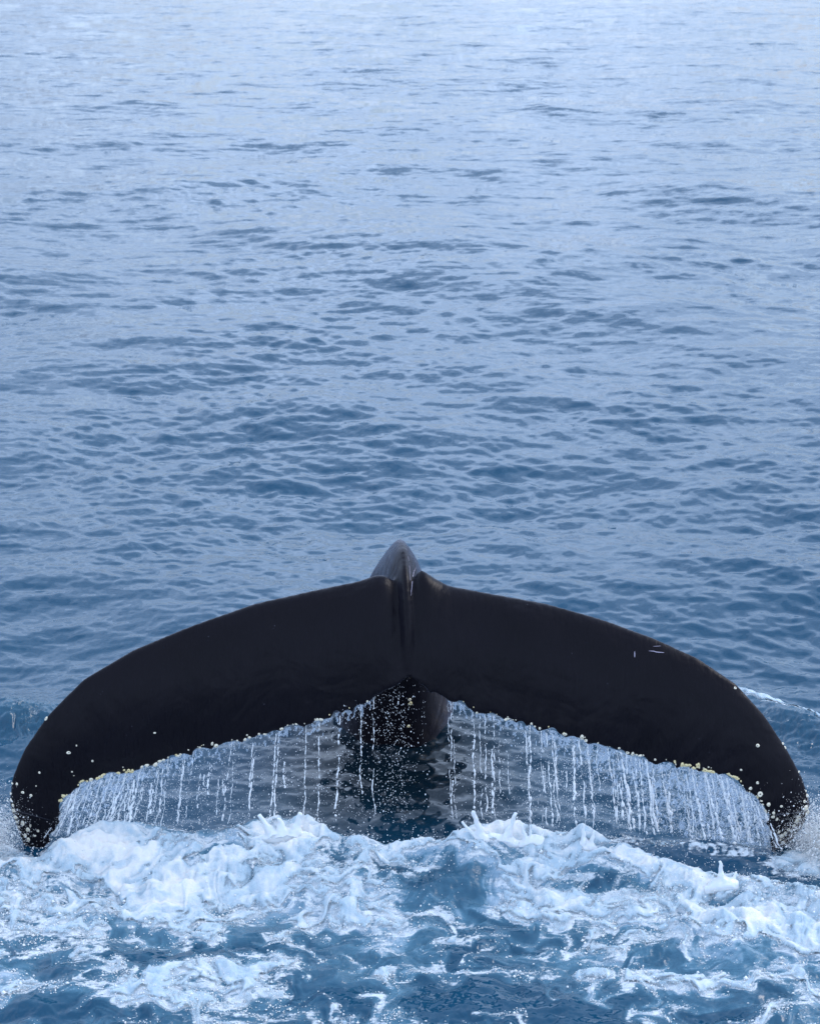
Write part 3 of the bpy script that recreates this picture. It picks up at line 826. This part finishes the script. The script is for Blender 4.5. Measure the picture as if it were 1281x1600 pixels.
def curtain(name, TE, us, label, side, weights):
    root = empty(name, at(us[0][0], 1340, 8.5) * np.array([1, 1, 0]))
    tag(root, label, "falling water")
    org = np.array(root.location)
    allP, allR = [], []
    for k, (u, strong) in enumerate(us):
        top = edge_world(TE, u)
        slant = (0.02 + 0.11 * min(1, abs(u - 640) / 500.) ** 2) * side * random.uniform(.4, 1.4)
        bot = np.array([top[0] + slant, top[1] - random.uniform(-.02, .05), 0.015])
        if random.random() < .35:
            k0 = random.uniform(0, .45); k1 = random.uniform(.55, 1); top, bot = top + (bot - top) * k0, top + (bot - top) * k1
        vs, fs, C = strand_mesh(top, bot, 0.0028 * strong, -0.56 + 0.30 * (1.2 - strong), 10 + k + (500 if side > 0 else 0), org)
        if fs: new_mesh("water_strand", vs, fs, M_DROP, root)
        # satellites
        for _ in range(int(60 * strong)):
            t = random.random() ** .8
            c = top + (bot - top) * t
            allP.append(c + np.array([random.gauss(0, .005 + .013 * t), random.gauss(0, .012), random.gauss(0, .01)])); allR.append(random.uniform(.0006, .0022))
    # spray across the whole fall
    umin, umax = min(u for u, s in us), max(u for u, s in us)
    for _ in range(5500):
        u = random.uniform(umin, umax)
        if random.random() > weights(u): continue
        top = edge_world(TE, u); t = random.random() ** 1.4
        c = np.array([top[0] + side * .06 * t + random.gauss(0, .01), top[1] + random.gauss(0, .02), top[2] * (1 - t)])
        allP.append(c); allR.append(min(abs(random.gauss(0, .0011)) + .0007, .003))
    for _ in range(11000):
        u = random.uniform(umin, umax)
        if random.random() > weights(u) ** 1.6: continue
        top = edge_world(TE, u); t = random.random()
        allP.append(np.array([top[0] + side * .08 * t + random.gauss(0, .02), top[1] + random.gauss(0, .05), top[2] * (1 - t)])); allR.append(random.uniform(.0005, .0014))
    d = drops("droplets", allP, allR, M_DROP, root, 2.0, org); tag(d, kind='stuff')
    # the lacy film of water just below the edge
    uu = np.arange(umin, umax, 1.5); Hn = 70
    T = np.array([edge_world(TE, u) for u in uu])
    tt = np.linspace(0, 1, Hn)[None, :]
    X = T[:, 0:1] + side * .06 * tt; Z = T[:, 2:3] * (1 - tt) + .0; Yv = T[:, 1:2] + 0 * tt
    wgt = np.array([weights(u) for u in uu])[:, None]
    fn = fbm(X * 30 - side * 2 * Z, Z * 9, 3, 5, .6, 'ridge') * .6 + fbm(X * 45, Z * 40, 2, 2, .5, 'ridge') * .5
    thr = 0.44 - 0.18 * wgt + 1.0 * tt ** .6 * (1.25 - wgt)
    Yv = Yv + 0.006 * perlin(X * 20, Z * 20, 3)
    vs = np.stack([X, Yv, Z], 2).reshape(-1, 3) - org
    g = grid_faces(len(uu), Hn); kp = (fn - thr).ravel()
    g = g[(kp[g] > 0).sum(1) >= 3]
    us_ = np.unique(g); rm = -np.ones(len(vs), int); rm[us_] = np.arange(len(us_)); vv = vs[us_]; g = rm[g]
    back = vv + np.array([0, .002, 0]); nv = len(vv)
    o = new_mesh("water_film", np.concatenate([vv, back]), np.concatenate([g, g[:, ::-1] + nv]), M_FILM, root)
    tag(o, kind='stuff')
    return root

def left_w(u): return float(np.clip(0.95 - (u - 95) / 420., 0.22, 1))
def right_w(u): return float(np.clip(0.25 + (u - 760) / 480., 0.22, 1))
usL = []
u = 92.
while u < 585:
    usL.append((u, random.choice((.5, .6, .75, .9, 1.1, 1.4)) * (0.72 + .4 * left_w(u)))); u += random.choice((.15, .3, .6, .9, 1.3, 2.1)) * (3.8 + 17 * (1 - left_w(u)) ** 1.5)
usR = []
u = 700.
while u < 1206:
    usR.append((u, random.choice((.5, .6, .75, .9, 1.1, 1.4)) * (0.72 + .4 * right_w(u)))); u += random.choice((.15, .3, .6, .9, 1.3, 2.1)) * (3.8 + 17 * (1 - right_w(u)) ** 1.5)
curtain("water_curtain", TE_L, usL, "curtain of water streaming off the left fluke into the foam", -1, left_w)
curtain("water_curtain", TE_R, usR, "curtain of water streaming off the right fluke into the foam", 1, right_w)

# spray dripping below the notch
P, Rr = [], []
NOTCH = [540, 560, 566, 583, 590, 597, 603, 608, 613, 617, 621, 626, 630, 634, 645, 662, 585, 611, 628]
for _ in range(1300):
    c = at(random.choice(NOTCH) + random.gauss(0, 3.5), 1075, 8.62)
    z = random.uniform(0.0, .84)
    if c[2] < z and abs(c[0] + .08) > (.84 - z) * .6 + .03: continue
    P.append((c[0] + random.gauss(0, .006 + .02 * (.84 - z)), 8.62 + random.gauss(0, .12), z)); Rr.append(min(abs(random.gauss(0, .0010)) + .0006, .0032))
o = drops("spray", P, Rr, M_DROP, None, 2.2); tag(o, "fine drops falling from the notch in front of the dark tail stock", "spray", None, 'stuff')

# spray where the tips strike the water
def spray(center_px, Y, n, sx, sz, label, zmax):
    P, Rr = [], []
    c0 = at_z(center_px[0], center_px[1], 0.02)
    for _ in range(n):
        z = abs(random.gauss(0, sz)); k = 1 + z / max(sz, .01) * .2
        P.append((c0[0] + random.gauss(0, sx * k), Y + random.gauss(0, .09), min(z, zmax))); Rr.append(random.uniform(.0006, .0018) * (1 if random.random() < .9 else random.uniform(1.8, 3.2)))
    o = drops("spray", P, Rr, M_SPLASH, None, 1.6); tag(o, label, "spray", None, 'stuff')
spray((1283, 1335), 8.25, 18000, .08, .13, "white spray thrown up where the right fluke tip meets the water", .5)
spray((-14, 1325), 8.28, 14000, .07, .13, "white spray thrown up where the left fluke tip meets the water", .55)

tag(drops('spray', FLECKS[0], FLECKS[1], M_SPLASH, None, 1.3), 'loose flecks of foam flying above the white churned edge', 'spray', None, 'stuff')

tag(drops('froth', FROTH_P, FROTH_R, M_SPLASH, None, 1.0), 'fine bubbly froth and clots riding on the churned white foam', 'froth', None, 'stuff')

# splash crowns standing up from the foam
def splash(label, base_uv, horns, seed, wpx=60, group=None):
    b0 = at_z(base_uv[0], base_uv[1], RIDGE)
    r = random.Random(seed)
    parts = []
    def tube(pts, rads, m=10):
        vs = []
        for i, (p, rr) in enumerate(zip(pts, rads)):
            d = Vector(pts[min(i + 1, len(pts) - 1)]) - Vector(pts[max(i - 1, 0)]); d.normalize()
            s1 = d.orthogonal().normalized(); s2 = d.cross(s1)
            for j in range(m):
                a = 2 * math.pi * j / m; vs.append(Vector(p) + (s1 * math.cos(a) + s2 * math.sin(a)) * rr)
        fs = [(i * m + j, i * m + (j + 1) % m, (i + 1) * m + (j + 1) % m, (i + 1) * m + j) for i in range(len(pts) - 1) for j in range(m)]
        return vs, fs, len(pts), m
    # base hump
    wv = wpx * 9.3 / F
    parts.append(tube([(b0[0] - wv / 2, b0[1] - .05, .0), (b0[0] - wv / 4, b0[1] - .04, .025), (b0[0], b0[1] - .03, .035), (b0[0] + wv / 4, b0[1] - .04, .025), (b0[0] + wv / 2, b0[1] - .05, .0)], [.02, .04, .05, .04, .02]))
    for (hu, hv, rr) in horns:
        tip = at(hu, hv, b0[1] - .02)
        foot = np.array([tip[0] * .55 + b0[0] * .45, b0[1] - .04, .05])
        mid = foot * .45 + tip * .55; mid[0] += (foot[0] - tip[0]) * .12; mid[2] -= .012
        parts.append(tube([tuple(foot), tuple(foot * .7 + mid * .3), tuple(mid), tuple(mid * .4 + tip * .6), tuple(tip)], [rr * 3.2, rr * 2.2, rr * 1.25, rr * .85, rr * .8]))
    o = remeshed("splash", close_mesh(parts), 0.006, 4, M_SPLASH)
    v = o.data
    co = np.empty(len(v.vertices) * 3, np.float32); v.vertices.foreach_get('co', co); co = co.reshape(-1, 3)
    nz = perlin(co[:, 0] * 28 + seed, co[:, 2] * 28 + co[:, 1] * 20, 2)
    co[:, 2] += .008 * nz; co[:, 0] += .006 * perlin(co[:, 0] * 22, co[:, 2] * 30 + 8, 3)
    off = np.array([b0[0], b0[1], 0]); co -= off.astype(np.float32)
    v.vertices.foreach_set('co', co.ravel()); v.update()
    o.location = off
    tag(o, label, "splash", group)
    return o

G = "splash crowns rising from the foam edge"
splash("two-horned splash crown at the foam edge right of the dark tail stock", (772, 1300), [(738, 1266, .014), (806, 1270, .013), (722, 1284, .010)], 1, 110, G)
splash("thin forked splash just right of the two-horned crown", (835, 1302), [(812, 1281, .006), (827, 1286, .0055), (850, 1296, .009)], 2, 60, G)
splash("broad blunt splash peak at the foam edge below the left fluke's middle", (450, 1292), [(470, 1270, .017), (436, 1278, .018), (405, 1272, .016)], 3, 120, G)
splash("single upright splash finger beneath the right fluke's middle", (915, 1312), [(911, 1286, .012), (928, 1298, .011)], 5, 50, G)
splash("rounded splash lump beside the right curtain's foot", (1130, 1366), [(1124, 1344, .011), (1150, 1362, .009)], 6, 60, G)
